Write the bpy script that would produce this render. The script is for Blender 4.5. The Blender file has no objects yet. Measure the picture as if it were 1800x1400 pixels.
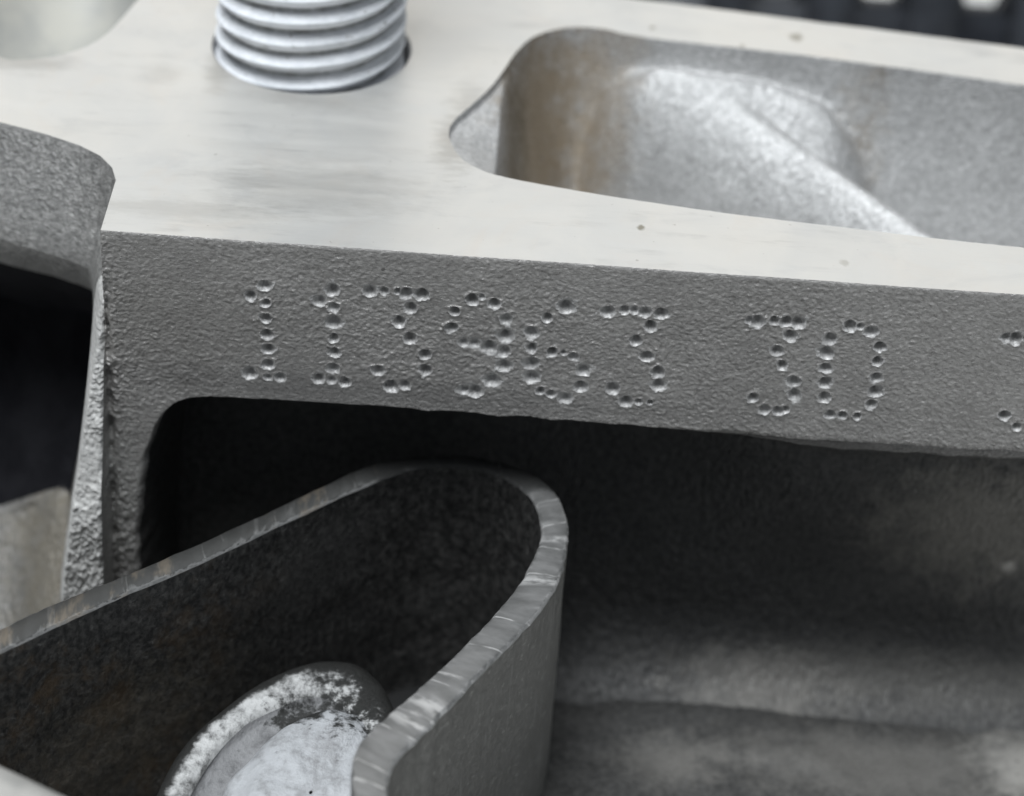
import bpy, math, random
import numpy as np
from mathutils import Matrix, Vector
from mathutils.geometry import tessellate_polygon

random.seed(4); RNG = np.random.default_rng(7)
MM = 0.001
ZOFF = 60.0                       # the machined deck lies 60 mm above the bench
sc = bpy.context.scene
col = sc.collection
def W(p): return Vector((p[0]*MM, p[1]*MM, (p[2]+ZOFF)*MM))

# ------------------------------------------------------------------ camera
PITCH, ROLL, HFOV = math.radians(35), math.radians(4.0), math.radians(22)
AIM, DIST = np.array([0, 0, -9.5]), 154.0
fw = np.array([0, math.cos(PITCH), -math.sin(PITCH)])
r0 = np.array([1.0, 0, 0]); u0 = np.array([0, math.sin(PITCH), math.cos(PITCH)])
rt = math.cos(ROLL)*r0 + math.sin(ROLL)*u0
up = math.cos(ROLL)*u0 - math.sin(ROLL)*r0
CAM = AIM - fw*DIST
cd = bpy.data.cameras.new('camera'); co = bpy.data.objects.new('camera', cd); col.objects.link(co)
cd.sensor_fit = 'HORIZONTAL'; cd.angle = HFOV
cd.clip_start = 0.005; cd.clip_end = 20
m = Matrix.Identity(4)
for i in range(3):
    m[i][0], m[i][1], m[i][2] = rt[i], up[i], -fw[i]
m.translation = W(CAM); co.matrix_world = m
cd.dof.use_dof = True; cd.dof.focus_distance = 0.150; cd.dof.aperture_fstop = 30.0
sc.camera = co

# ------------------------------------------------------------------ world, lamps, exposure
wd = bpy.data.worlds.new('World'); sc.world = wd; wd.use_nodes = True
bg = wd.node_tree.nodes['Background']
bg.inputs['Color'].default_value = (0.80, 0.90, 1.0, 1); bg.inputs['Strength'].default_value = 0.16
def area(name, loc, target, sx, sy, power, colr):
    l = bpy.data.lights.new(name, 'AREA'); l.shape = 'RECTANGLE'; l.size = sx; l.size_y = sy
    l.energy = power; l.color = colr
    o = bpy.data.objects.new(name, l); col.objects.link(o); o.location = loc
    d = Vector(target) - Vector(loc); o.rotation_euler = d.to_track_quat('-Z', 'Y').to_euler()
    return o
area('window_light', (-0.10, 0.95, 0.62), (0, 0, 0.06), 1.9, 1.15, 6.0, (1.0, 0.965, 0.90))
area('ceiling_light', (-0.15, -0.20, 1.0), (0, 0, 0.06), 0.55, 0.42, 16, (0.93, 0.97, 1.0))
vs = sc.view_settings; vs.view_transform = 'Standard'; vs.look = 'None'; vs.exposure = 0; vs.gamma = 1
vs.use_curve_mapping = False

# ------------------------------------------------------------------ helpers
FPX = 900/math.tan(HFOV/2)
def ray(px, py):
    d = fw*FPX + rt*(px-900) - up*(py-700)
    return d/np.linalg.norm(d)
def onz(px, py, z):
    d = ray(px, py); return CAM + d*((z-CAM[2])/d[2])
def ony(px, py, y):
    d = ray(px, py); return CAM + d*((y-CAM[1])/d[1])
def sstep(a, b, x):
    t = np.clip((x-a)/(b-a), 0, 1); return t*t*(3-2*t)
def catmull(P, n, closed=True):
    P = np.asarray(P, float); N = len(P); out = []
    for i in range(N if closed else N-1):
        if closed: a, b, c, d = P[(i-1) % N], P[i], P[(i+1) % N], P[(i+2) % N]
        else: a, b, c, d = P[max(i-1, 0)], P[i], P[i+1], P[min(i+2, N-1)]
        for t in np.arange(n)/n:
            out.append(0.5*((2*b) + (c-a)*t + (2*a-5*b+4*c-d)*t*t + (3*b-a-3*c+d)*t**3))
    if not closed: out.append(P[-1])
    return np.array(out)
def sdist(X, Y, poly):
    """signed distance, positive inside the closed polygon"""
    best = np.full(X.shape, 1e9); ins = np.zeros(X.shape, bool); n = len(poly)
    for i in range(n):
        ax, ay = poly[i]; bx, by = poly[(i+1) % n]
        ex, ey = bx-ax, by-ay
        t = np.clip(((X-ax)*ex+(Y-ay)*ey)/(ex*ex+ey*ey+1e-12), 0, 1)
        best = np.minimum(best, (X-ax-t*ex)**2+(Y-ay-t*ey)**2)
        if abs(ey) > 1e-9:
            c = ((ay > Y) != (by > Y)) & (X < ex*(Y-ay)/ey+ax); ins ^= c
    return np.sqrt(best)*np.where(ins, 1, -1)
def pdist(X, Y, line):
    """distance, signed side and parameter along an open polyline"""
    best = np.full(X.shape, 1e9); sd = np.zeros(X.shape); par = np.zeros(X.shape)
    for i in range(len(line)-1):
        ax, ay = line[i][:2]; ex, ey = line[i+1][0]-ax, line[i+1][1]-ay
        t = np.clip(((X-ax)*ex+(Y-ay)*ey)/(ex*ex+ey*ey), 0, 1)
        d = (X-ax-t*ex)**2+(Y-ay-t*ey)**2; k = d < best
        best[k] = d[k]; sd[k] = np.sign(ex*(Y-ay)-ey*(X-ax))[k]; par[k] = (i+t)[k]
    return np.sqrt(best), sd, par
def noise(shape, sx, sy, seed):
    """smooth random field, unit variance; sx, sy: feature size in samples along columns and rows"""
    g = np.random.default_rng(seed).standard_normal(shape)
    fy = np.fft.fftfreq(shape[0])[:, None]; fx = np.fft.rfftfreq(shape[1])[None]
    f = np.fft.irfft2(np.fft.rfft2(g)*np.exp(-2*math.pi**2*((fx*sx)**2+(fy*sy)**2)), s=shape)
    return f/f.std()
def mesh_arr(name, V, F, mat, parent=None, smooth=True, uv=None):
    V = np.asarray(V, np.float64); F = np.asarray(F, np.int32)
    used, inv = np.unique(F, return_inverse=True); F = inv.reshape(F.shape); V = V[used]
    me = bpy.data.meshes.new(name); k = F.shape[1]
    me.vertices.add(len(V)); me.loops.add(F.size); me.polygons.add(len(F))
    co_ = V*MM; co_[:, 2] += ZOFF*MM
    me.vertices.foreach_set('co', co_.astype(np.float32).ravel())
    me.loops.foreach_set('vertex_index', F.ravel().astype(np.int32))
    me.polygons.foreach_set('loop_start', np.arange(0, F.size, k, dtype=np.int32))
    if smooth: me.polygons.foreach_set('use_smooth', np.ones(len(F), bool))
    me.update(calc_edges=True); me.validate()
    if uv is not None:
        l = me.uv_layers.new(name='uv'); l.data.foreach_set('uv', np.asarray(uv)[used][F.ravel()].astype(np.float32).ravel())
    me.materials.append(mat)
    o = bpy.data.objects.new(name, me); col.objects.link(o)
    if parent: o.parent = parent; o.matrix_parent_inverse = parent.matrix_world.inverted()
    return o
def grid_faces(nr, nc, wrap=False):
    i = np.arange(nr-1)[:, None]; j = np.arange(nc if wrap else nc-1)[None]; j2 = (j+1) % nc
    return np.stack([i*nc+j, i*nc+j2, (i+1)*nc+j2, (i+1)*nc+j], -1).reshape(-1, 4)
def boxes(name, bl, mat, parent=None):
    V, F = [], []
    for (x0, x1, y0, y1, z0, z1) in bl:
        b = len(V)
        V += [(x, y, z) for z in (z0, z1) for y in (y0, y1) for x in (x0, x1)]
        F += [[b+i for i in q] for q in ((0, 2, 3, 1), (4, 5, 7, 6), (0, 1, 5, 4), (2, 6, 7, 3), (0, 4, 6, 2), (1, 3, 7, 5))]
    return mesh_arr(name, V, F, mat, parent, smooth=False)
def empty(name, p):
    o = bpy.data.objects.new(name, None); col.objects.link(o); o.location = W(p); o.empty_display_size = 0.01
    bpy.context.view_layer.update(); return o
def tag(o, label=None, cat=None, group=None, kind=None):
    if label: o['label'] = label
    if cat: o['category'] = cat
    if group: o['group'] = group
    if kind: o['kind'] = kind
    return o

# ------------------------------------------------------------------ materials
class Mat:
    def __init__(s, name):
        s.m = bpy.data.materials.new(name); s.m.use_nodes = True; s.t = s.m.node_tree; s.n = s.t.nodes
        s.p = s.n['Principled BSDF']; s.co = s.n.new('ShaderNodeTexCoord').outputs['Object']
        s.uv = s.n['Texture Coordinate'].outputs['UV']
    def link(s, a, b): s.t.links.new(a, b)
    def put(s, sock, v):
        if hasattr(v, 'node'): s.link(v, sock)
        elif isinstance(v, (tuple, list)) and len(v) == 3 and sock.type == 'RGBA': sock.default_value = (*v, 1)
        else: sock.default_value = v
    def noise(s, mm, detail=4, rough=.6, stretch=None, vec=None, dist=0, off=0):
        v = vec or s.co
        mp = s.n.new('ShaderNodeMapping'); s.link(v, mp.inputs[0])
        mp.inputs['Scale'].default_value = stretch or (1, 1, 1); mp.inputs['Location'].default_value = (off, off*.7, off*.3)
        t = s.n.new('ShaderNodeTexNoise'); s.link(mp.outputs[0], t.inputs['Vector'])
        t.inputs['Scale'].default_value = 1/(mm*MM) if vec is None else 1/mm
        t.inputs['Detail'].default_value = detail; t.inputs['Roughness'].default_value = rough; t.inputs['Distortion'].default_value = dist
        return t.outputs['Fac']
    def voro(s, mm, stretch=None, off=0):
        mp = s.n.new('ShaderNodeMapping'); s.link(s.co, mp.inputs[0]); mp.inputs['Scale'].default_value = stretch or (1, 1, 1)
        mp.inputs['Location'].default_value = (off, off, off)
        t = s.n.new('ShaderNodeTexVoronoi'); s.link(mp.outputs[0], t.inputs['Vector']); t.inputs['Scale'].default_value = 1/(mm*MM)
        return t.outputs['Distance']
    def rng(s, v, a, b, c=0., d=1., smooth=True):
        r = s.n.new('ShaderNodeMapRange'); r.interpolation_type = 'SMOOTHSTEP' if smooth else 'LINEAR'
        s.put(r.inputs['Value'], v)
        for k, x in zip(('From Min', 'From Max', 'To Min', 'To Max'), (a, b, c, d)): r.inputs[k].default_value = x
        return r.outputs['Result']
    def mix(s, f, a, b):
        x = s.n.new('ShaderNodeMix'); x.data_type = 'RGBA'
        s.put(x.inputs[0], f); s.put(x.inputs[6], a); s.put(x.inputs[7], b); return x.outputs[2]
    def math(s, op, a, b=0.):
        x = s.n.new('ShaderNodeMath'); x.operation = op; s.put(x.inputs[0], a); s.put(x.inputs[1], b); return x.outputs[0]
    def sep(s, vec=None):
        x = s.n.new('ShaderNodeSeparateXYZ'); s.link(vec or s.co, x.inputs[0]); return x.outputs
    def blob(s, p, rx, ry, rz, rag=.5, nz=None, soft=.5):
        """colour patch round a point given in mm, with a ragged rim"""
        w = W(p); mp = s.n.new('ShaderNodeMapping'); mp.vector_type = 'POINT'
        mp.inputs['Scale'].default_value = (1/(rx*MM), 1/(ry*MM), 1/(rz*MM))
        mp.inputs['Location'].default_value = (-w.x/(rx*MM), -w.y/(ry*MM), -w.z/(rz*MM)); s.link(s.co, mp.inputs[0])
        l = s.n.new('ShaderNodeVectorMath'); l.operation = 'LENGTH'; s.link(mp.outputs[0], l.inputs[0])
        v = s.math('ADD', l.outputs['Value'], s.rng(nz or s.noise(2.2, 6, .65), .2, .8, rag, -rag, False))
        return s.rng(v, 1-soft, 1+soft, 1, 0)
    def bump(s, h, mm, strength=1., nrm=None):
        b = s.n.new('ShaderNodeBump'); b.inputs['Strength'].default_value = strength; b.inputs['Distance'].default_value = mm*MM
        s.put(b.inputs['Height'], h)
        if nrm: s.link(nrm, b.inputs['Normal'])
        return b.outputs['Normal']
    def done(s, color, metal, rough, nrm=None, spec=.5):
        s.put(s.p.inputs['Base Color'], color); s.put(s.p.inputs['Metallic'], metal); s.put(s.p.inputs['Roughness'], rough)
        s.put(s.p.inputs['Specular IOR Level'], spec)
        if nrm: s.link(nrm, s.p.inputs['Normal'])
        return s.m

def m_deck():
    s = Mat('machined_alloy')
    tone = s.rng(s.noise(9, 6, .62, (1, .6, 1), dist=.8), .3, .7)
    c = s.mix(tone, (.575, .571, .556), (.625, .611, .582))
    c = s.mix(s.rng(s.noise(6, 6, .65, (1, .7, 1), dist=1.2, off=.9), .52, .70, 0, .22), c, (.60, .54, .48))      # faint tan film
    c = s.mix(s.rng(s.noise(4.5, 7, .68, (.6, 1.3, 1), dist=.7, off=.5), .50, .72, 0, .5), c, (.47, .47, .465))   # grey smudges
    streak = s.noise(3.0, 5, .65, (.3, 1.8, 1))
    smear = s.math('MULTIPLY', s.rng(streak, .54, .70), s.rng(s.noise(7, 4, .6, off=.4), .42, .60))
    c = s.mix(s.math('MULTIPLY', smear, .55), c, (.40, .395, .38))
    c = s.mix(s.rng(s.noise(.45, 2, .5, off=.8), .73, .80, 0, .45), c, (.20, .18, .15))                           # specks
    for px, py, r, k in ((1127, 400, .17, .75), (1400, 66, .36, .6), (1147, 49, .16, .6), (1485, 462, .22, .3), (1305, 82, .18, .45)):
        p = onz(px, py, 0); b = s.blob(p, r*1.15, r*1.6, 1, .5, s.noise(.35, 4, .6), soft=.5)
        c = s.mix(s.math('MULTIPLY', b, k), c, (.16, .14, .09))
    for px, py, rx, ry, k in ((800, 250, 1.0, 3.2, .55), (830, 175, 1.0, 2.0, .35), (385, 120, .7, 2.5, .5), (560, 175, 3.5, 1.2, .35), (40, 108, 2.5, 1.2, .5), (285, 130, 1.1, 1.2, .25), (310, 368, 4.5, .9, .3), (560, 330, 5, 2.5, .3)):
        c = s.mix(s.math('MULTIPLY', s.blob(onz(px, py, 0), rx, ry, 1, .9, s.noise(.9, 7, .7, (.5, 1.6, 1), off=.6), soft=.8), k), c, (.30, .285, .26))
    ru = s.rng(s.noise(5, 5, .65, (.3, 2, 1), off=.2), .3, .7, .38, .52)
    n = s.bump(s.noise(.5, 3, .6, (.10, 1.6, 1)), .012, .5)
    n = s.bump(s.noise(.35, 2, .6, (.05, 2.5, 1), off=.3), .012, .5, n)
    n = s.bump(s.noise(4, 2, .5), .02, .35, n)
    return s.done(c, .68, ru, n)

def m_cast(name, lo, hi, metal, ru, bump=.05, brown=None, grit=.34, spark=.9, fleck=.3):
    s = Mat(name)
    v = s.noise(grit, 6, .66, (.85, .9, 1.1)); big = s.noise(5, 5, .65); mid = s.noise(1.6, 6, .7, off=.9)
    c = s.mix(s.rng(v, .28, .74), lo, hi)
    c = s.mix(s.rng(big, .3, .7, 0, .35), c, tuple(x*.62 for x in lo))
    c = s.mix(s.rng(mid, .55, .75, 0, .3), c, tuple(x*.5 for x in lo))
    rag = s.noise(1.5, 8, .74, off=.35)
    for (p, r, k, cc) in (brown or []):
        c = s.mix(s.math('MULTIPLY', s.blob(p, *r, .9, rag, soft=.8), k), c, cc)
    sp = s.noise(.24, 4, .7, (.75, .9, 1.2), off=.11)
    c = s.mix(s.rng(sp, .66, .76, 0, fleck), c, tuple(min(.8, x*1.9) for x in hi))          # rubbed bright grains
    c = s.mix(s.rng(s.noise(.5, 2, .5, off=.6), .69, .76, 0, .6), c, tuple(x*.3 for x in lo))  # pores
    r_ = s.rng(s.noise(.3, 3, .6, off=.3), .35, .65, ru-.12, ru+.12)
    n = s.bump(v, bump*.6, .8); n = s.bump(sp, bump*spark, 1.0, n)
    return s.done(c, metal, r_, n)

def m_plain(name, c1, c2, metal, ru, mm=2., bump=.02, spec=.5):
    s = Mat(name); v = s.noise(mm, 5, .6)
    return s.done(s.mix(s.rng(v, .35, .65), c1, c2), metal, s.rng(v, .3, .7, ru-.07, ru+.07), s.bump(s.noise(mm*.2, 4, .6), bump, .6), spec)

MAT_DECK = m_deck()

# ================================================================== the bench (setting)
MAT_BENCH = m_plain('bench_top', (.50, .50, .49), (.60, .59, .57), 0, .6, 12, .05)
tag(boxes('workbench', [(-600, 600, -500, 900, -90, -60.02)], MAT_BENCH), kind='structure')

# ================================================================== engine block casting
block = tag(empty('engine_block', (0, 0, -60)),
            'grey alloy engine block casting with bright machined top and dot stamped serial number', 'engine block')

# ---- front relief y = f(x, z): stamped face, undercut recess below it, open notch on its left
DX = .055
x0, x1 = -44.0, 36.0
xs = np.arange(x0, x1, DX)
nzu = int(37/DX); zu = -np.arange(nzu)*DX
nfine = int(13.2/DX)
rows = np.concatenate([np.arange(nfine), np.arange(nfine, nzu, 2)])
zs = zu[rows]
X, Z = np.meshgrid(xs, zs)
def nz(sx, sz, seed): return noise((nzu, len(xs)), sx/DX, sz/DX, seed)[rows]
grain = .9*nz(.06, .055, 1)+.35*nz(.16, .12, 2)+.2*nz(.8, .5, 3)
coarse = nz(2.5, 2.0, 4); coarse2 = nz(.5, .35, 5)
XE = ony(178, 470, 0)[0]                                       # left edge of the stamped face
rec = [(236, 1120), (236, 960), (243, 850), (262, 762), (296, 716), (350, 699), (450, 699), (700, 716), (1000, 739), (1100, 746), (1400, 764), (1800, 789), (1990, 800)]
P = [ony(a, b, 0) for a, b in rec]
Pc = catmull(P, 5, False); poly = [(p[0], p[2]) for p in Pc] + [(60, -20), (60, -80), (P[0][0], -80)]
S = sdist(X, Z, poly) + .04*coarse2 + .03*coarse
xr0, xr1 = ony(960, 740, 0)[0], ony(1500, 770, 0)[0]
kx = sstep(xr0, xr1, X)
jamb = sstep(P[4][0]+1.0, P[2][0], X)                          # soft left jamb
wdt = .45 + 5.0*kx + 2.4*jamb
dep = 10.5 - 5.0*kx; q_ = sstep(-16, -27, Z); dep = dep*(1-q_) + 7.0*q_
face_y = .02*np.sin(X*.5)
edge = .07*np.exp(Z/.08)                                       # tiny rounding at the deck edge
lip = 0
Yr = face_y + edge + lip + dep*sstep(0, 1, np.clip(S, 0, None)/wdt)
# lower wall leans out to the floor
zl = -33.2 + .4*coarse
zq = np.clip((-29.5-Z)/6.0, 0, 1); Yr -= (1-np.sqrt(1-zq**2*.985))*6.5*sstep(.2, 2, S)
# notch on the left
nb = [onz(a, b, 0) for a, b in ((-420, 130), (-200, 160), (0, 215), (80, 236), (140, 256), (176, 274), (197, 295), (204, 318))]
nbx = np.array([p[0] for p in nb]); nby = np.array([p[1] for p in nb])
YB = np.interp(X, nbx, nby)
corner = sstep(XE-1.6, XE, X)
slope_end = -6.2+.25*coarse
Yn = YB + np.where(Z > -6.5, Z*.5, -3.25)
Yn = np.maximum(Yn, 1.0)
under = sstep(0, 1, (slope_end-Z)/5.5)
pl0, pl1 = ony(0, 905, 10.5), ony(105, 862, 9.5)
zl0 = np.interp(X, [pl0[0]-8, pl0[0], pl1[0], pl1[0]+4], [pl0[2]-1.5, pl0[2], pl1[2], pl1[2]+1.0]) 
ov = np.clip(np.logaddexp(0, (slope_end-Z)*1.3)/1.3, 0, 30)
Yn = Yn + np.minimum(ov*.95, 2.0+.95*np.clip(Z-zl0, 0, 30))
# bright rib that widens downwards between the void and the face
zr_a, zr_b = ony(165, 480, 3)[2], ony(105, 865, 3)[2]
t = np.clip((zr_a-Z)/(zr_a-zr_b), 0, 1.6)
XV = XE - .3 - 2.3*t**.9
rib = sstep(XV-1.3, XV+.5, X)*sstep(zr_a+1.2, zr_a-.6, Z)
Yrib = .8 - .28*np.clip(zr_a-Z, 0, 14) + .15*np.clip(XE-X, 0, 5) + .035*coarse2
Yn = Yn*(1-rib) + Yrib*rib
# tan ledge at the foot of the notch
led = sstep(0, .8, zl0+.5-Z)
Yled = 10.8 + (Z-zl0)*1.0 - 6*sstep(XV-5.0, XV+.4, X)**1.5 + .15*coarse
Yn = np.where(led > 0, Yn*(1-led)+np.minimum(Yn, np.clip(Yled, -7, 11))*led, Yn)
left = X < XE
Y = np.where(left, Yn, Yr)
# parting flash along the face's left edge
flash = np.exp(-((X-XE-.15)/.22)**2)*sstep(-2.0, -6, Z)
Y += .28*flash*(1+.5*coarse2)
rough_amp = np.where(left, .018, .011+.015*sstep(-.5, 3, S)+.05*np.exp(-(X-XE)/.9))
rough_amp = np.where(left & (led > .5), .065, np.where(left & (rib > .5), .045, rough_amp))
rough_amp = rough_amp*(1+.35*np.clip(coarse, -1.5, 2))
Y += grain*rough_amp*(.08+.92*sstep(0, -.4, Z))
# ---- dot peened serial: 113963 30 3
def z4(*p): return [(400+x/3, 470+y/3, r) for x, y, r in p]
def z5(*p): return [(900+x/2, 500+y/2, r) for x, y, r in p]
DIG = [
 z4((197,95,1),(122,150,.95),(203,185,.9),(203,265,1),(207,350,1),(212,430,1),(213,510,1),(118,560,.95),(212,578,.7),(275,578,.7)),
 z4((555,125,1.1),(485,180,1),(562,210,.95),(556,290,1),(560,375,1),(563,450,.95),(558,530,1),(478,590,.9),(548,595,.65),(618,605,.95)),
 z4((747,130,1),(826,125,.7),(897,125,.7),(940,135,.95),(1025,145,1.1),(968,215,1.05),(903,290,1.05),(960,375,1.05),(1038,458,1.05),(1043,540,1.05),(790,540,1),(858,625,1),(935,620,.85)),
 z4((1288,170,1.1),(1340,155,.6),(1408,190,1),(1200,230,1.1),(1180,312,1.05),(1468,272,.95),(1465,362,1),(1462,445,.95),(1380,420,1),(1300,400,.7),(1243,395,.75),(1458,520,1),(1393,592,1),(1250,645,.75),(1305,655,1)),
 z5((188,82,1.15),(125,118,1.05),(68,168,1.05),(70,225,1),(68,278,1.05),(70,328,1.05),(140,238,1.05),(180,240,.6),(215,255,.8),(250,305,1),(240,358,1),(187,400,.95),(135,385,.8),(100,375,.7)),
 z5((337,95,1.05),(395,90,.75),(430,90,.75),(467,97,1),(522,102,1.05),(487,148,1.05),(437,197,1.05),(475,252,1.05),(512,307,1.1),(515,355,1),(352,367,1),(400,412,.95),(445,412,.6),(485,415,.55)),
 z5((838,126,.7),(862,130,1.1),(922,128,.8),(965,132,.95),(1007,135,1.05),(978,182,1.05),(932,235,1.1),(950,285,1.05),(993,340,1.05),(992,390,1.05),(848,398,1.05),(888,440,1),(935,445,.95),(962,440,.65)),
 z5((1120,190,1.05),(1107,243,1.05),(1102,295,1.05),(1100,345,1.05),(1097,398,1.05),(1188,148,1.15),(1225,148,.65),(1262,165,1.05),(1292,218,1.1),(1284,272,1.05),(1280,325,1),(1277,378,1),(1263,420,.95),(1120,458,.8),(1163,460,.85),(1213,462,.85)),
 z5((1740,188,.8),(1773,192,1.05),(1730,462,1.1),(1773,502,1),(1815,190,.9),(1850,196,1),(1835,250,1),(1850,330,1),(1865,420,1),(1830,508,.9)),
]
owner = np.full(X.shape, -1)
dimple = np.zeros(X.shape); lipr = np.zeros(X.shape)
for k, dots in enumerate(DIG):
    for px, py, r in dots:
        p = ony(px, py, 0); R = .385*r*(.93+.14*random.random()); ex = random.uniform(.86, 1.12)
        j0, j1 = np.searchsorted(xs, [p[0]-3*R, p[0]+3*R]); i0 = max(int((-p[2]-3*R)/DX), 0); i1 = min(int((-p[2]+3*R)/DX), nfine)
        ax_, az_ = random.gauss(0, .10)*R, random.gauss(0, .10)*R
        d = np.hypot((X[i0:i1, j0:j1]-p[0])*ex, Z[i0:i1, j0:j1]-p[2])
        d = d*(1+.13*coarse2[i0:i1, j0:j1]+.09*grain[i0:i1, j0:j1])
        da = np.hypot(X[i0:i1, j0:j1]-p[0]-ax_, Z[i0:i1, j0:j1]-p[2]-az_)
        dep_ = random.uniform(.66, .84)*R/.385*np.clip(1.02-np.sqrt((d/R)**2+.04), 0, 1)*(1.06-.24*np.clip(da/R, 0, 1.2)+.07*grain[i0:i1, j0:j1])
        sub = dimple[i0:i1, j0:j1]; np.maximum(sub, dep_, out=sub)
        ls = lipr[i0:i1, j0:j1]; np.maximum(ls, random.uniform(.02, .05)*np.exp(-((d-R*1.12)/(.22*R))**2), out=ls)
        os_ = owner[i0:i1, j0:j1]; os_[d < R*1.02] = k
Y += dimple - lipr*(dimple < .02)*(.7+.5*coarse2)
V = np.stack([X, Y, Z], -1).reshape(-1, 3)
nr, nc = X.shape
F = grid_faces(nr, nc)[:, ::-1]
fo = np.max(owner.reshape(-1)[F], axis=1)
fx = X.reshape(-1)[F].mean(1); fs = S.reshape(-1)[F].mean(1)
tanp = ony(60, 1000, 3)
MAT_FACE = m_cast('cast_face', (.27, .259, .249), (.44, .425, .41), .4, .38, .085, grit=.30, spark=1.2, fleck=.75,
                  brown=[(ony(700, 690, 0), (16, 9, .9), .5, (.17, .165, .16)), (ony(300, 560, 0), (5, 9, 3), .35, (.20, .19, .175)), (ony(215, 880, 0), (1.2, 9, 5), .7, (.48, .47, .45))])  # last patch paints the light falling on the left jamb
MAT_DIGIT = m_cast('peened_metal', (.36, .352, .345), (.66, .65, .64), .3, .50, .075, grit=.2)
MAT_NOTCH = m_cast('cast_notch', (.15, .148, .144), (.37, .362, .35), .4, .42, .11,
                   brown=[(tanp, (4.5, 9, 6), .55, (.22, .185, .125))], grit=.4, spark=1.3, fleck=.6)
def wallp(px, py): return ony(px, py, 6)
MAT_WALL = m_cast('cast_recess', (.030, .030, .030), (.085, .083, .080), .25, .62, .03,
                  brown=[(ony(1700, 800, 1), (12, 9, 1.5), .9, (.24, .232, .225)), (ony(1330, 770, 1), (7, 9, .8), .7, (.17, .165, .16)), (wallp(1730, 930), (5.5, 9, 4.6), .9, (.175, .165, .148)),  # first two patches paint the face edge fading into shade
                         (wallp(1600, 1180), (12, 9, 1.3), .42, (.17, .162, .148)),  # this and the next paint the lit band at the wall foot
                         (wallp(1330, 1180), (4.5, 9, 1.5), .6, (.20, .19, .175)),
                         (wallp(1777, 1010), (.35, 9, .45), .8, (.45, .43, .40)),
                         (wallp(215, 860), (1.3, 9, 6), .8, (.26, .25, .23))])  # painted light on the jamb, continued below the face
face = mesh_arr('stamped_face', V, F[(fo < 0) & (fx >= XE) & (fs < .35)], MAT_FACE, block)
face['label'] = 'grey cast face carrying the dot stamped serial number'
for k in range(len(DIG)):
    o = mesh_arr('stamped_digit', V, F[fo == k], MAT_DIGIT, face)
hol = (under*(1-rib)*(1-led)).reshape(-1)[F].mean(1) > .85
MAT_RIB = m_cast('lit_rib', (.36, .355, .345), (.62, .61, .59), .1, .6, .07)  # same casting, coloured paler for the light the rib catches
ribf = (rib*(1-led)).reshape(-1)[F].mean(1) > .5
MAT_HOLLOW = m_plain('shaded_hollow', (.006, .006, .0075), (.011, .011, .013), 0, .9, 3, .03, .08)  # shade under the lip, painted as a near-black surface
mesh_arr('rib', V, F[(fo < 0) & (fx < XE) & ribf], MAT_RIB, block)['label'] = 'rough rib painted as lit, widening downwards beside the stamped face'
mesh_arr('hollow', V, F[(fo < 0) & (fx < XE) & hol & ~ribf], MAT_HOLLOW, block)['label'] = 'hollow under the notch, its shade painted black'
mesh_arr('notch', V, F[(fo < 0) & (fx < XE) & ~hol & ~ribf], MAT_NOTCH, block)['label'] = 'rough cast notch left of the stamped face'
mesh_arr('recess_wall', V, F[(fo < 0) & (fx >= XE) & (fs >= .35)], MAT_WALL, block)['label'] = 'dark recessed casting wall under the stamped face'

# ---- machined deck: one flat sheet with openings
top = V[:nc]
back_a, back_b = onz(1130, 0, 0), onz(1800, 85, 0)
sl = (back_b[1]-back_a[1])/(back_b[0]-back_a[0])
yb = lambda x: back_a[1]+sl*(x-back_a[0])
pock_px = [(789,240),(797,214),(830,184),(862,154),(885,124),(905,95),(930,70),(965,55),(1010,48),(1060,51),(1100,60),(1150,68),(1210,75),(1400,96),(1600,122),(1800,150),(1930,169),(1975,200),(1990,300),(1975,420),(1930,452),(1800,436),(1650,420),(1500,402),(1300,378),(1150,357),(1000,333),(880,310),(835,294),(806,273)]
pock = catmull([onz(a, b, 0)[:2] for a, b in pock_px], 8)
port_px = [(0,101),(40,105),(100,98),(150,83),(185,62),(212,35),(242,0),(285,-50),(270,-120),(170,-160),(20,-150),(-110,-90),(-140,0),(-80,70)]
port = catmull([onz(a, b, 0)[:2] for a, b in port_px], 8)
hl, hr = onz(371, 88, 0), onz(722, 84, 0)
HR = np.linalg.norm(hr-hl)/2*1.0
hb = onz(540, 166, 0); HC = np.array([(hl[0]+hr[0])/2, hb[1]+HR])
th = np.linspace(0, 2*math.pi, 128, endpoint=False)
hole = np.stack([HC[0]+HR*np.cos(th), HC[1]+HR*np.sin(th)], 1)
def jag(p, a, seed):
    n = len(p); r = np.random.default_rng(seed).standard_normal(n); r = (r+np.roll(r, 1)*.6)
    t = np.roll(p, -1, 0)-np.roll(p, 1, 0); t /= np.linalg.norm(t, axis=1)[:, None]+1e-9
    return p+np.stack([-t[:, 1], t[:, 0]], 1)*(r*a)[:, None]
pock0 = pock; pock = jag(catmull(pock, 2), .009, 3)
outer = [(p[0], p[1], 0.) for p in top]
outer += [(x, yb(x)+.03*random.gauss(0, 1), 0.) for x in np.arange(x1, x0, -1.0)]
loops = [[Vector(p) for p in outer]] + [[Vector((a, b, 0)) for a, b in L] for L in (pock, port, hole)]
tri = tessellate_polygon(loops)
allv = np.array([tuple(v) for L in loops for v in L]); tri = np.array([list(t_) for t_ in tri])
a, b, c = allv[tri[:, 0]], allv[tri[:, 1]], allv[tri[:, 2]]
nzv = np.cross(b-a, c-a)[:, 2]; tri = tri[np.abs(nzv) > 1e-9]; nzv = nzv[np.abs(nzv) > 1e-9]
tri[nzv < 0] = tri[nzv < 0][:, ::-1]
allv = np.concatenate([np.array([(p[0], p[1], V[i][2]) for i, p in enumerate(top)]), allv[len(top):]])
deck = mesh_arr('machined_deck', allv, tri, MAT_DECK, block, smooth=False)
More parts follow.
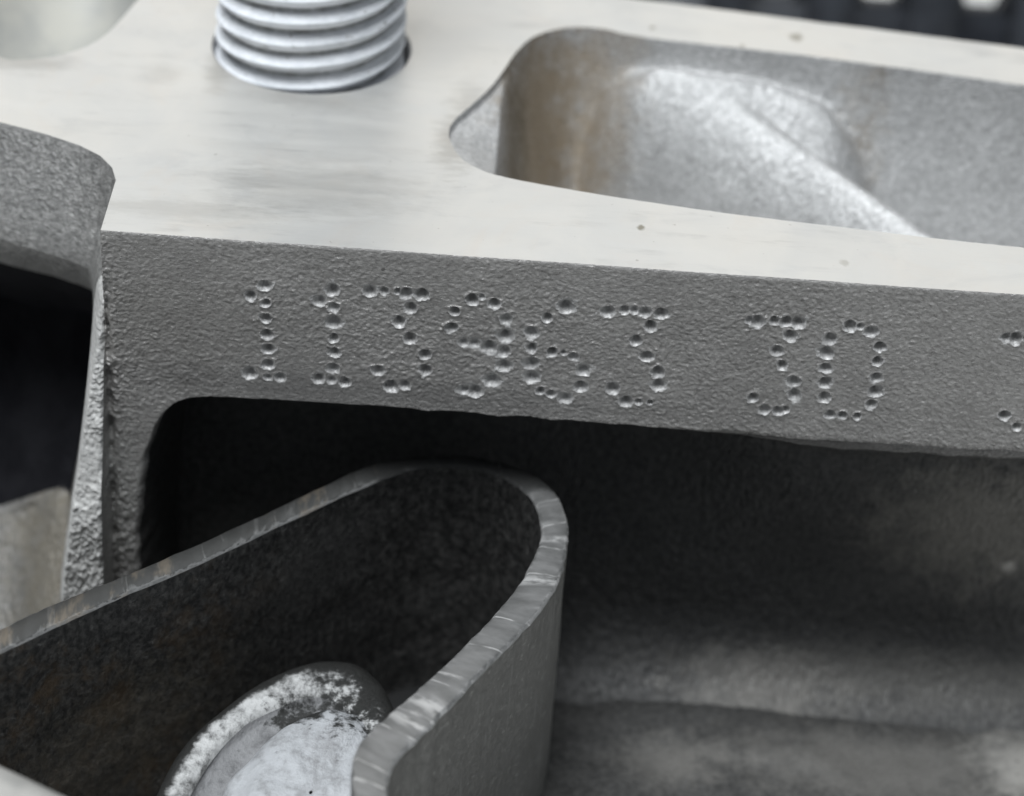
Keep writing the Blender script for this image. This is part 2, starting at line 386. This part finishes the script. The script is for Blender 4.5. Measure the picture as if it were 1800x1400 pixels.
deck['label'] = 'bright machined flat top of the block'
def lip_strip(name, P, depth, inset, mat, parent, ctr=None):
    n = len(P); prof = [(0, 0), (inset*.2, -.04), (inset, -depth)]
    t = np.roll(P, -1, 0)-np.roll(P, 1, 0); t /= np.linalg.norm(t, axis=1)[:, None]+1e-9
    nrm = np.stack([-t[:, 1], t[:, 0]], 1)
    area_ = .5*np.sum(P[:, 0]*np.roll(P[:, 1], -1)-np.roll(P[:, 0], -1)*P[:, 1])
    if area_ < 0: nrm = -nrm
    V_ = np.concatenate([np.c_[P+nrm*i, np.full(n, z)] for i, z in prof])
    f = grid_faces(len(prof), n, True)
    return mesh_arr(name, V_, f if area_ < 0 else f[:, ::-1], mat, parent)

# ---- cast pocket
MAT_POCK = m_cast('cast_pocket', (.345, .343, .34), (.58, .577, .573), .40, .40, .072, grit=.3, spark=1.3, fleck=.5,
                  brown=[(onz(945, 250, -6), (2.9, 7, 9), .85, (.24, .185, .12)), (onz(1040, 200, -6), (2.4, 6, 9), .6, (.28, .225, .16)),
                         (onz(905, 280, -6), (.7, 3, 9), .8, (.13, .11, .08)), (onz(1500, 270, -8), (1.8, 3.5, 6), .85, (.22, .17, .11))])
st = .075
def smin_(a_, b_): return -np.logaddexp(-a_*.9, -b_*.9)/.9
gx = np.arange(pock[:, 0].min()-.6, pock[:, 0].max()+.6, st); gy = np.arange(pock[:, 1].min()-.6, pock[:, 1].max()+.6, st)
GX, GY = np.meshgrid(gx, gy)
D = sdist(GX, GY, pock0)
front_d = GY - np.interp(GX, [onz(a, b, 0)[0] for a, b in ((789, 240), (880, 310), (1300, 378), (1800, 436), (1990, 460))], [onz(a, b, 0)[1] for a, b in ((789, 240), (880, 310), (1300, 378), (1800, 436), (1990, 460))])
wall = -np.where(D > 0, 2.7*D + .9*(1-np.exp(-D/.5)), 0)
near = sstep(5.0, 2.5, front_d)                               # steeper near side
wall = wall*(1+.9*near)
base = -smin_(-wall, 13.5)
base = -np.logaddexp(0, (-base-11.5)*1.2)/1.2*0 + base
# smooth shelf at the left tip
xl_ = onz(889, 210, -1.2)[0]
shelf = sstep(xl_+.55, xl_-.45, GX)
zsh = -.35 - .34*np.clip(D, 0, 4)
base = base*(1-shelf) + np.maximum(base, zsh)*shelf
# main ridge
cr = [(1040, 215, -11.5), (1060, 172, -6.6), (1090, 138, -3.2), (1140, 122, -1.8), (1200, 134, -1.75), (1290, 172, -2.4), (1360, 215, -3.2), (1440, 268, -4.2), (1550, 345, -5.3), (1655, 418, -6.3), (1760, 480, -7.2)]
crp = catmull([onz(*c_) for c_ in cr], 6, False)
dd, side, par = pdist(GX, GY, crp)
zc = np.interp(par, np.arange(len(crp)), crp[:, 2])
lft = side < 0                                                 # camera side of the ridge
ridge = zc - np.where(lft, .05*dd + (.34+1.6*np.exp(-par/7))*dd**2, 2.6*dd**1.1)
# second, paler lobe behind the crease
cr2 = [(1150, 106, -1.0), (1230, 126, -1.25), (1330, 142, -1.6), (1420, 172, -2.2), (1470, 208, -3.2), (1500, 245, -5.2)]
crp2 = catmull([onz(*c_) for c_ in cr2], 6, False)
d2, s2, p2 = pdist(GX, GY, crp2); zc2 = np.interp(p2, np.arange(len(crp2)), crp2[:, 2])
lobe = zc2 - .45*d2 - .34*d2**2 - np.where(p2 > len(crp2)-1.2, 1.2*d2, 0) - 1.6*d2*np.clip(1-p2/4, 0, 1)
def smax(a_, b_, k): return np.logaddexp(a_*k, b_*k)/k
H = smax(smax(base, ridge, 4), lobe, 7.0)
H = np.where(D > 0, np.minimum(H, -.10-.55*np.clip(D, 0, 9)), base)
H = np.where(shelf > .5, np.maximum(H, np.minimum(base, H)), H)
H = np.minimum(H, np.where(D > 0, 0, -.14)) - .10 
def blur(A, sg):
    fy = np.fft.fftfreq(A.shape[0])[:, None]; fx_k = np.fft.rfftfreq(A.shape[1])[None]
    return np.fft.irfft2(np.fft.rfft2(A)*np.exp(-2*math.pi**2*((fx_k*sg)**2+(fy*sg)**2)), s=A.shape)
wb_ = sstep(.25, 1.1, D)*(1-shelf)
H = H*(1-wb_) + blur(H, .32/st)*wb_
pg = noise(GX.shape, .11/st, .09/st, 11)*.7+noise(GX.shape, .3/st, .2/st, 12)*.5
amp = .036*(1-.85*shelf)*sstep(0, .5, D)
crestfade = np.exp(-(dd/.8)**2)*.7
H += pg*amp*(1-crestfade)
Vp = np.stack([GX, GY, H], -1).reshape(-1, 3); Fp = grid_faces(*GX.shape)
keep = D.reshape(-1)[Fp].min(1) > .0
pk = mesh_arr('pocket', Vp, Fp[keep], MAT_POCK, block)
pk['label'] = 'rough cast pocket with a curved ridge sunk into the bright machined top'
lip_strip('pocket_edge', pock, .75, .10, MAT_POCK, pk)

# ---- smooth port, top left
MAT_PORT = m_plain('port_surface', (.27, .27, .255), (.36, .35, .315), .15, .6, 5, .02)
rings = [(0, 0), (.02, -.2), (.05, -.9), (.12, -2.4), (.25, -4.4), (.45, -6.2), (.7, -7.4), (.95, -7.8)]
pc = port.mean(0)
Vp = np.concatenate([np.c_[port+(pc-port)*k_, np.full(len(port), z_)] for k_, z_ in rings])
mesh_arr('port', Vp, grid_faces(len(rings), len(port), True), MAT_PORT, block)['label'] = 'smooth grey port opening in the machined top'

# ---- stud hole
rr = [(HR, 0), (HR-.12, -.10), (HR-.22, -.6), (HR-.25, -5)]
Vh = np.concatenate([np.c_[HC[0]+r_*np.cos(th), HC[1]+r_*np.sin(th), np.full(128, z_)] for r_, z_ in rr])
MAT_HOLE = m_plain('bored_hole', (.30, .30, .31), (.4, .4, .41), .7, .4, 1.5, .02)
mesh_arr('stud_hole', Vh, grid_faces(len(rr), 128, True), MAT_HOLE, block)

# ---- the unseen body, its back, ends and the shelf the bracket stands on
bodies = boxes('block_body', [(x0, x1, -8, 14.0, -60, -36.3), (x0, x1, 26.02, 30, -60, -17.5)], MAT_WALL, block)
xb = np.linspace(x0, x1, 60)
Vb = np.concatenate([np.c_[xb, [yb(x) for x in xb], np.full(60, z_)] for z_ in (-.02, -.4, -20, -60)])
mesh_arr('back_wall', Vb, grid_faces(4, 60), MAT_FACE, block)
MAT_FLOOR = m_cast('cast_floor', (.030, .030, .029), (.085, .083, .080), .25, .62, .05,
                   brown=[(onz(1330, 1180, -35), (4.5, 2.2, 4), .7, (.24, .23, .21)), (onz(1600, 1190, -35), (8, 2, 4), .6, (.23, .22, .20)),  # these two carry the painted lit band onto the shelf
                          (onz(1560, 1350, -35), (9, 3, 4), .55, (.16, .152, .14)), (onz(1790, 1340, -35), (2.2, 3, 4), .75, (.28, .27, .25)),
                          (onz(1180, 1340, -35), (3, 2, 4), .55, (.16, .152, .14)), (onz(712, 1235, -35), (6, 6, 4), 1., (.010, .010, .010))])  # black patch paints shade on the floor inside the bracket
fx_ = np.arange(x0, x1, .25); fy_ = np.arange(-34, 12.5, .25); FX, FY = np.meshgrid(fx_, fy_)
fz = -35 + .05*noise(FX.shape, 3, 3, 21) + .05*noise(FX.shape, 10, 10, 22)
fz -= .25*sstep(1, 6, FY)
mesh_arr('shelf', np.stack([FX, FY, fz], -1).reshape(-1, 3), grid_faces(*FX.shape), MAT_FLOOR, block)['label'] = 'dark stained casting shelf below the recess, with lit band and shade painted in'
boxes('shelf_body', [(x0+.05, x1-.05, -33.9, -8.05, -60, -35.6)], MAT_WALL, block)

# ================================================================== threaded stud
PITCHT = 1.5; SR = HR-.34
nt, zz = 200, np.arange(-3.5, 24, .05)
TH, ZZ = np.meshgrid(np.linspace(0, 2*math.pi, nt, endpoint=False), zz)
ph = ((ZZ/PITCHT - 2*TH/(2*math.pi)) % 1.0)
tri_ = np.abs(ph-.5)*2                                          # 0 crest .. 1 root
prof = np.clip((np.sqrt(tri_**2+.004)-.10)/.88, 0, 1.0)
RR = SR - .66*prof + .025*noise(TH.shape, 5, 3, 31) + .03*noise(TH.shape, 22, 9, 33) - .05*np.clip(noise(TH.shape, 5, 3, 32)-1.7, 0, 2)
SC = HC + np.array([-.10, .10])
Vs = np.stack([SC[0]+RR*np.cos(TH), SC[1]+RR*np.sin(TH), ZZ], -1).reshape(-1, 3)
s = Mat('zinc_stud'); rootd = s.math('MULTIPLY', s.rng(s.sep(s.uv)[1], .62, .98), s.rng(s.noise(1.2, 6, .7, (1, 1, .6), off=.8), .35, .65, .35, .9)); v = s.noise(.8, 5, .6, (1, 1, 2.2)); dk = s.rng(s.noise(.9, 5, .65, (1, 1, 2.5), off=.2), .60, .70)
MAT_STUD = s.done(s.mix(s.math('MAXIMUM', rootd, s.math('MULTIPLY', dk, .75)), s.mix(s.rng(v, .3, .7), (.62, .64, .67), (.74, .755, .78)), (.20, .195, .18)), .0, s.rng(v, .3, .7, .66, .82), s.bump(s.noise(.3, 5, .7), .06, .9), .25)
stud = tag(empty('threaded_stud', (SC[0], SC[1], -3.5)), 'pale zinc threaded stud rising from a round hole in the machined top', 'stud')
mesh_arr('thread', Vs, grid_faces(len(zz), nt, True), MAT_STUD, stud, uv=np.c_[TH.ravel(), prof.ravel()])
rc = SR-.8
capv = np.concatenate([np.c_[SC[0]+r_*np.cos(th), SC[1]+r_*np.sin(th), np.full(128, z_)] for r_, z_ in ((rc+.4, 23.8), (rc, 24.6), (.01, 24.62))])
mesh_arr('stud_end', capv, grid_faces(3, 128, True), MAT_STUD, stud)

# ================================================================== bent steel bracket
ZR, ZB = -17.0, -34.9
outp = [(-260,1218),(-120,1158),(0,1104),(93,1060),(200,1017),(354,952),(509,881),(637,821),(714,803),(791,799),(850,804),(900,817),(950,840),(982,872),(997,910),(999,950),(992,989),(972,1040),(920,1107),(853,1174),(786,1246),(735,1297),(694,1340),(682,1385),(690,1450),(690,1560)]
inp = [(-260,1276),(-120,1214),(0,1157),(93,1113),(200,1062),(354,996),(509,922),(650,858),(730,828),(795,818),(842,824),(880,836),(915,856),(938,880),(950,915),(950,945),(940,975),(905,1035),(860,1088),(795,1155),(730,1214),(675,1262),(632,1305),(618,1352),(624,1440),(624,1560)]
inp = [(a+(o[0]-a)*.22, b+(o[1]-b)*.22) if k < 9 else (a, b) for k, ((a, b), o) in enumerate(zip(inp, outp))]
PO = catmull([onz(a, b, ZR) for a, b in outp], 10, False); PI_ = catmull([onz(a, b, ZR) for a, b in inp], 10, False)
n = len(PO)
jo = np.random.default_rng(8).standard_normal((n, 2)); jo = (jo+np.roll(jo, 1, 0))*.018
PO[:, :2] += jo; PI_[:, :2] += np.roll(jo, 5, 0)*.8
arc = np.concatenate([[0], np.cumsum(np.linalg.norm(np.diff((PO+PI_)/2, axis=0), axis=1))])
ce = (PO+PI_)/2; dirv = (PO-PI_); dirv /= np.linalg.norm(dirv, axis=1)[:, None]
nzr = np.random.default_rng(9).standard_normal(n)*.012
def rail(P_, off, z): Q = P_ + dirv*off; Q = Q.copy(); Q[:, 2] = z; return Q
# cut edge (rim): rolled outer corner, sheared flat
rim_prof = [(PI_, 0.0, ZR-.22), (PI_, .06, ZR-.07), (PI_, .20, ZR+.0), (ce, 0, ZR+.05), (PO, -.22, ZR+.0), (PO, -.07, ZR-.08), (PO, 0, ZR-.26)]
R_ = [rail(p, o_, z_) for p, o_, z_ in rim_prof]
for q in R_[1:-1]: q[:, 2] += nzr
uvr = np.concatenate([np.c_[arc, np.full(n, k_/6*1.6)] for k_ in range(7)])
def m_rim():
    s = Mat('sheared_edge'); u = s.sep(s.uv)
    v = s.noise(.9, 5, .65, vec=s.uv, stretch=(1, 1, 1)); fine = s.noise(.22, 4, .7, vec=s.uv, stretch=(1, .12, 1))
    c = s.mix(s.rng(v, .3, .7), (.20, .20, .195), (.34, .335, .33))
    c = s.mix(s.rng(fine, .5, .75, 0, .12), c, (.47, .465, .46))
    eg = s.math('ABSOLUTE', s.math('SUBTRACT', u[1], .8))
    c = s.mix(s.math('MULTIPLY', s.rng(s.math('ADD', eg, s.rng(v, .3, .7, -.18, .18)), .62, .30), .5), c, (.11, .11, .108))
    c = s.mix(s.math('MULTIPLY', s.rng(u[0], UT-2, UT-6), s.rng(s.math('ADD', u[1], s.rng(v, .3, .7, -.3, .3)), .25, .50, 0, .92)), c, (.05, .05, .048))
    # shear lines across the edge, irregularly spaced
    w = s.n.new('ShaderNodeTexVoronoi'); w.feature = 'DISTANCE_TO_EDGE'; mp = s.n.new('ShaderNodeMapping')
    skew = s.n.new('ShaderNodeCombineXYZ')
    s.put(skew.inputs[0], s.math('ADD', u[0], s.math('ADD', s.math('MULTIPLY', u[1], .35), s.math('MULTIPLY', s.noise(.8, 2, .5, vec=s.uv), .6))))
    s.link(skew.outputs[0], mp.inputs[0]); mp.inputs['Scale'].default_value = (.36, 1, 1); s.link(mp.outputs[0], w.inputs['Vector']); w.voronoi_dimensions = '3D'; w.inputs['Scale'].default_value = 1
    ln = s.math('MULTIPLY', s.rng(w.outputs['Distance'], .006, .028, 1, 0), s.rng(s.noise(.5, 3, .6, vec=s.uv, off=3), .38, .6))
    c = s.mix(s.math('MULTIPLY', ln, s.rng(u[0], UT-6, UT+2, .08, .65)), c, (.62, .61, .60))
    # overhang shade painted in towards the bend, rust on the long arm
    tip = s.math('MULTIPLY', s.rng(u[0], UT-13, UT-3), s.rng(u[0], UT+9.5, UT+3.5))
    bend_shade = s.rng(s.math('ADD', s.math('MULTIPLY', tip, .75), s.rng(s.noise(1.6, 5, .65, vec=s.uv, off=1), .2, .8, -.35, .35, False)), .3, .7)
    c = s.mix(s.math('MULTIPLY', bend_shade, .93), c, (.045, .045, .044))
    rust = s.math('MULTIPLY', s.rng(s.noise(2.2, 4, .6, vec=s.uv, off=5), .55, .66), s.rng(u[0], UT-3, UT-9))
    c = s.mix(s.math('MULTIPLY', rust, .28), c, (.36, .29, .21))
    nn = s.bump(s.math('ADD', fine, s.math('MULTIPLY', ln, .8)), .012, .6); nn = s.bump(v, .03, .5, nn)
    unshaded = s.math('SUBTRACT', 1., bend_shade)
    return s.done(c, s.math('MULTIPLY', unshaded, .5), s.math('ADD', s.rng(v, .3, .7, .38, .55), s.math('MULTIPLY', bend_shade, .3)), nn, s.math('MULTIPLY', unshaded, .5))
UT = arc[len(arc)*10//26]
br = tag(empty('bent_steel_bracket', (float(ce[:, 0].mean()), float(ce[:, 1].mean()), ZB)), 'dark steel bracket bent into a hairpin with a sheared grey top edge', 'bracket')
rim = mesh_arr('cut_edge', np.concatenate(R_), grid_faces(7, n), m_rim(), br, uv=uvr)
rim['label'] = 'sheared lighter top edge of the bracket with cross marks'
def m_strip(name, lo, hi, rustk, streak):
    s = Mat(name)
    v = s.noise(.42, 7, .72, (1, 1, .9)); big = s.noise(4.5, 4, .6)
    c = s.mix(s.rng(v, .35, .75), lo, hi)
    c = s.mix(s.rng(s.noise(.7, 4, .7, (1, 1, 1.3), off=.7), .58, .76, 0, .45), c, tuple(min(1, x*2.4+.05) for x in hi))
    if rustk: c = s.mix(s.math('MULTIPLY', s.math('MULTIPLY', s.rng(s.math('ADD', s.math('MULTIPLY', big, .6), s.math('MULTIPLY', s.noise(1.1, 7, .75, off=.4), .4)), .47, .62), s.rng(s.sep()[0], -.010, -.022)), rustk), c, (.10, .068, .040))
    if streak: c = s.mix(s.rng(s.noise(.5, 4, .6, (1, 1, .14), off=.3), .56, .74, 0, .5), c, (.42, .41, .39))
    if rustk:
        for px, py, rx, k, cc in ((150, 1200, 5, .6, (.19, .165, .13)), (60, 1330, 4, .5, (.17, .13, .08)), (330, 1060, 3.5, .5, (.16, .145, .12)), (560, 960, 3, .35, (.10, .098, .095))):
            c = s.mix(s.math('MULTIPLY', s.blob(ony(px, py, -6 if px < 200 else 0), rx, 9, rx, 1.0, s.noise(.8, 8, .76, off=.2), .9), k), c, cc)
    n_ = s.bump(v, .10, .9); n_ = s.bump(s.noise(.2, 3, .6), .03, .7, n_)
    return s.done(c, .35, s.rng(v, .3, .7, .42, .62), n_)
zz_ = np.concatenate([[ZR-.22], np.arange(ZR-.6, ZB, -.35), [ZB]]); zo = zz_.copy(); zo[0] = ZR-.26
Ri = []; Ro = []
bn = noise((len(zz_), n), 4, 2, 41)*.035; bo = noise((len(zz_), n), 4, 4, 42)*.03
for k_, z_ in enumerate(zz_): Ri.append(rail(PI_, -.01*(k_ > 0), z_) + dirv*(bn[k_]*(k_ > 0))[:, None])
for k_, z_ in enumerate(zo): Ro.append(rail(PO, .0, z_) + dirv*(bo[k_]*(k_ > 0))[:, None])
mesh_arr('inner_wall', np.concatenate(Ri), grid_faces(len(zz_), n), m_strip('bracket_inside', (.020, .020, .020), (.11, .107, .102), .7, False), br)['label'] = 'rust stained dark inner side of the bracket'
mesh_arr('outer_wall', np.concatenate(Ro), grid_faces(len(zz_), n)[:, ::-1], m_strip('bracket_outside', (.24, .235, .22), (.34, .33, .31), 0, True), br)['label'] = 'streaked grey outer side of the bracket'

# ================================================================== white smeared oblong boss inside the bracket
ZBT = -24.0
plug = tag(empty('oblong_plug', onz(470, 1400, ZBT)*np.array([1, 1, 0])+np.array([0, 0, -35])), 'oblong metal plug smeared with white paint inside the bent bracket', 'plug')
def oval(name, cx, cy, a_, b_, prof, mat, parent, amp, seed, nseg=200):
    """prof: (scale, height); the oval is laid out on the plug's own level plane"""
    q = np.linspace(0, 2*math.pi, nseg, endpoint=False)
    ux, uy, vx, vy = .64, -.77, .77, .64
    L = np.array([onz(cx+a_*math.cos(t)*ux+b_*math.sin(t)*vx, cy+a_*math.cos(t)*uy+b_*math.sin(t)*vy, ZBT) for t in q])
    C = L.mean(0); lump = noise((1, nseg*3), 9, .3, 60 if a_ > 200 else 62)[0][:nseg]; lump *= np.sin(q/2)**.5; nn = noise((len(prof), nseg), 5, 1.0, seed)*amp
    V_ = []
    for k_, (sc_, z_) in enumerate(prof):
        P_ = C+(L-C)*sc_; d_ = L-C; d_ /= np.linalg.norm(d_, axis=1)[:, None]
        P_ = P_+d_*(nn[k_]+lump*.28)[:, None]*sc_; P_[:, 2] = ZBT+z_+nn[k_]*.8*(z_ > -8)*min(1, sc_*2); V_.append(P_)
    f = grid_faces(len(prof), nseg, True)
    return mesh_arr(name, np.concatenate(V_), f[:, ::-1], mat, parent, uv=np.concatenate([np.c_[q, np.full(nseg, p_[0])] for p_ in prof]))
def m_paint(name, base, paint, thr, fade=None):
    s = Mat(name); u = s.sep(s.uv)
    v = s.noise(2.2, 7, .7, (1.2, .7, 1)); f = s.noise(.7, 7, .72)
    g = s.math('ADD', s.math('MULTIPLY', v, .6), s.math('MULTIPLY', f, .4))
    if fade: g = s.math('ADD', g, s.rng(u[1], *fade, 0, .30))       # the smear thins out down the outer slope
    gr = s.blob(onz(690, 1190, ZBT), 4.0, 5.0, 8, 1.0, f, .35)       # grime bites in from the bend's side
    g2 = s.blob(onz(530, 1248, ZBT), 1.6, 1.2, 6, 1.0, f, .35)
    c = s.mix(s.rng(g, thr-.06, thr+.16), paint, base)
    c = s.mix(s.rng(s.noise(.5, 5, .7, off=.3), .6, .75, 0, .5), c, tuple(x*.5 for x in base))
    c = s.mix(s.math('MAXIMUM', gr, g2), c, (.012, .012, .011))
    n = s.bump(f, .16, .9); n = s.bump(v, .3, .6, n)
    return s.done(c, .1, s.rng(f, .3, .7, .5, .7), n)
MP_W = m_paint('white_smear', (.016, .016, .015), (.50, .50, .495), .47, (.84, .98))
MP_G = m_paint('grey_band', (.10, .10, .102), (.22, .22, .224), .5)
MP_H = m_paint('white_head', (.22, .22, .225), (.41, .42, .435), .50)
oval('plug_rim', 470, 1400, 290, 170, [(1.06, -11), (1.05, -3), (1.02, -1.4), (.985, -.5), (.93, -.08), (.86, 0), (.78, -.03), (.735, -.15), (.71, -.5)], MP_W, plug, .05, 51)['label'] = 'white smeared rim of the plug'
oval('plug_band', 470, 1400, 290, 170, [(.711, -.48), (.69, -.8), (.66, -1.0), (.4, -1.05), (.05, -1.05)], MP_G, plug, .03, 52)['label'] = 'bare grey sunken band of the plug'
oval('plug_crown', 545, 1405, 180, 135, [(1.03, -1.3), (1.0, -.7), (.96, -.3), (.90, -.05), (.82, .08), (.72, .16), (.6, .22), (.45, .3), (.3, .32), (.15, .35), (.02, .36)], MP_H, plug, .17, 53)['label'] = 'white smeared raised middle of the plug'

# ================================================================== grey tube, bottom left corner
s0 = onz(-60, 1420, -12); s1 = onz(185, 1520, -12)
MAT_TUBE = m_plain('grey_tube', (.36, .355, .34), (.44, .43, .41), .3, .45, 2, .03)
d_ = (s1-s0)/np.linalg.norm(s1-s0); nn_ = np.array([-d_[1], d_[0], 0]); TR = 4.2
edge_pt = onz(0, 1322, -14); c0 = np.array([edge_pt[0], edge_pt[1], 0]) - np.array([0, TR*.80, 0]); c0[2] = -18
ts = np.linspace(-30, 30, 120); t_ = np.linspace(0, 2*math.pi, 64, endpoint=False)
tub = tag(empty('grey_tube', (c0[0], c0[1], -35)), 'smooth grey metal tube crossing the shelf in front of the bracket', 'tube')
ta = math.radians(-27); dv = np.array([math.cos(ta), math.sin(ta), 0]); nv = np.array([-dv[1], dv[0], 0])
Vt = np.concatenate([[c0+dv*t1+nv*TR*math.cos(q)+np.array([0, 0, TR*math.sin(q)]) for q in t_] for t1 in ts[20:95]])
mesh_arr('tube_wall', Vt, grid_faces(75, 64, True), MAT_TUBE, tub)
boxes('tube_saddle', [(c0[0]-8, c0[0]-2, c0[1]-3, c0[1]+3, -34.8, -18-TR*.6)], MAT_TUBE, tub)

# ================================================================== black ribbed crate behind the block
MAT_CRATE = m_plain('black_plastic', (.016, .018, .023), (.030, .034, .042), 0, .5, 3, .03)
YC = 78.0
h1, h2 = ony(1725, 26, YC), ony(1547, 4, YC)
pit = h1[0]-h2[0]; wtop = ony(1765, 0, YC)[0]-ony(1685, 0, YC)[0]
cr_ = tag(empty('plastic_crate', (h1[0]-20, YC, -60)), 'black ribbed plastic crate with pale gaps standing behind the block', 'crate')
zb_, zt_ = -60.0, 2.0
hz0, hz1 = h1[2], h1[2]+13
nhole = 9; xs_c = [h1[0]+pit*(k_-7) for k_ in range(nhole)]
boxes('lower_band', [(xs_c[0]-pit/2, xs_c[-1]+pit/2, YC, YC+2.0, zb_, hz0)], MAT_CRATE, cr_)
boxes('top_band', [(xs_c[0]-pit/2, xs_c[-1]+pit/2, YC, YC+2.0, hz1, zt_)], MAT_CRATE, cr_)
def prism(name, poly_xz, y0, y1, parent):
    k_ = len(poly_xz); V_ = [(a_, y0, b_) for a_, b_ in poly_xz]+[(a_, y1, b_) for a_, b_ in poly_xz]
    me = bpy.data.meshes.new(name)
    fs_ = [tuple(range(k_)), tuple(range(2*k_-1, k_-1, -1))]+[(i_, i_+k_, (i_+1) % k_+k_, (i_+1) % k_) for i_ in range(k_)]
    me.from_pydata([tuple(W(v_)) for v_ in V_], [], fs_); me.materials.append(MAT_CRATE); me.update()
    o = bpy.data.objects.new(name, me); col.objects.link(o); o.parent = parent; o.matrix_parent_inverse = parent.matrix_world.inverted(); return o
wb = wtop*.62
for k_ in range(nhole+1):                                    # bars between the gaps, wider at the foot, with a proud rib
    xc = xs_c[0]+pit*(k_-.5)
    hw_t, hw_b = (pit-wtop)/2, (pit-wb)/2
    prism('bar', [(xc-hw_b, hz0), (xc+hw_b, hz0), (xc+hw_t+.02, hz0+2.2), (xc+hw_t*.9, hz1), (xc-hw_t*.9, hz1), (xc-hw_t-.02, hz0+2.2)], YC+.01, YC+1.99, cr_)
    boxes('rib', [(xc-hw_t*.75, xc+hw_t*.75, YC-3.0, YC-.01, zb_, zt_-1)], MAT_CRATE, cr_)
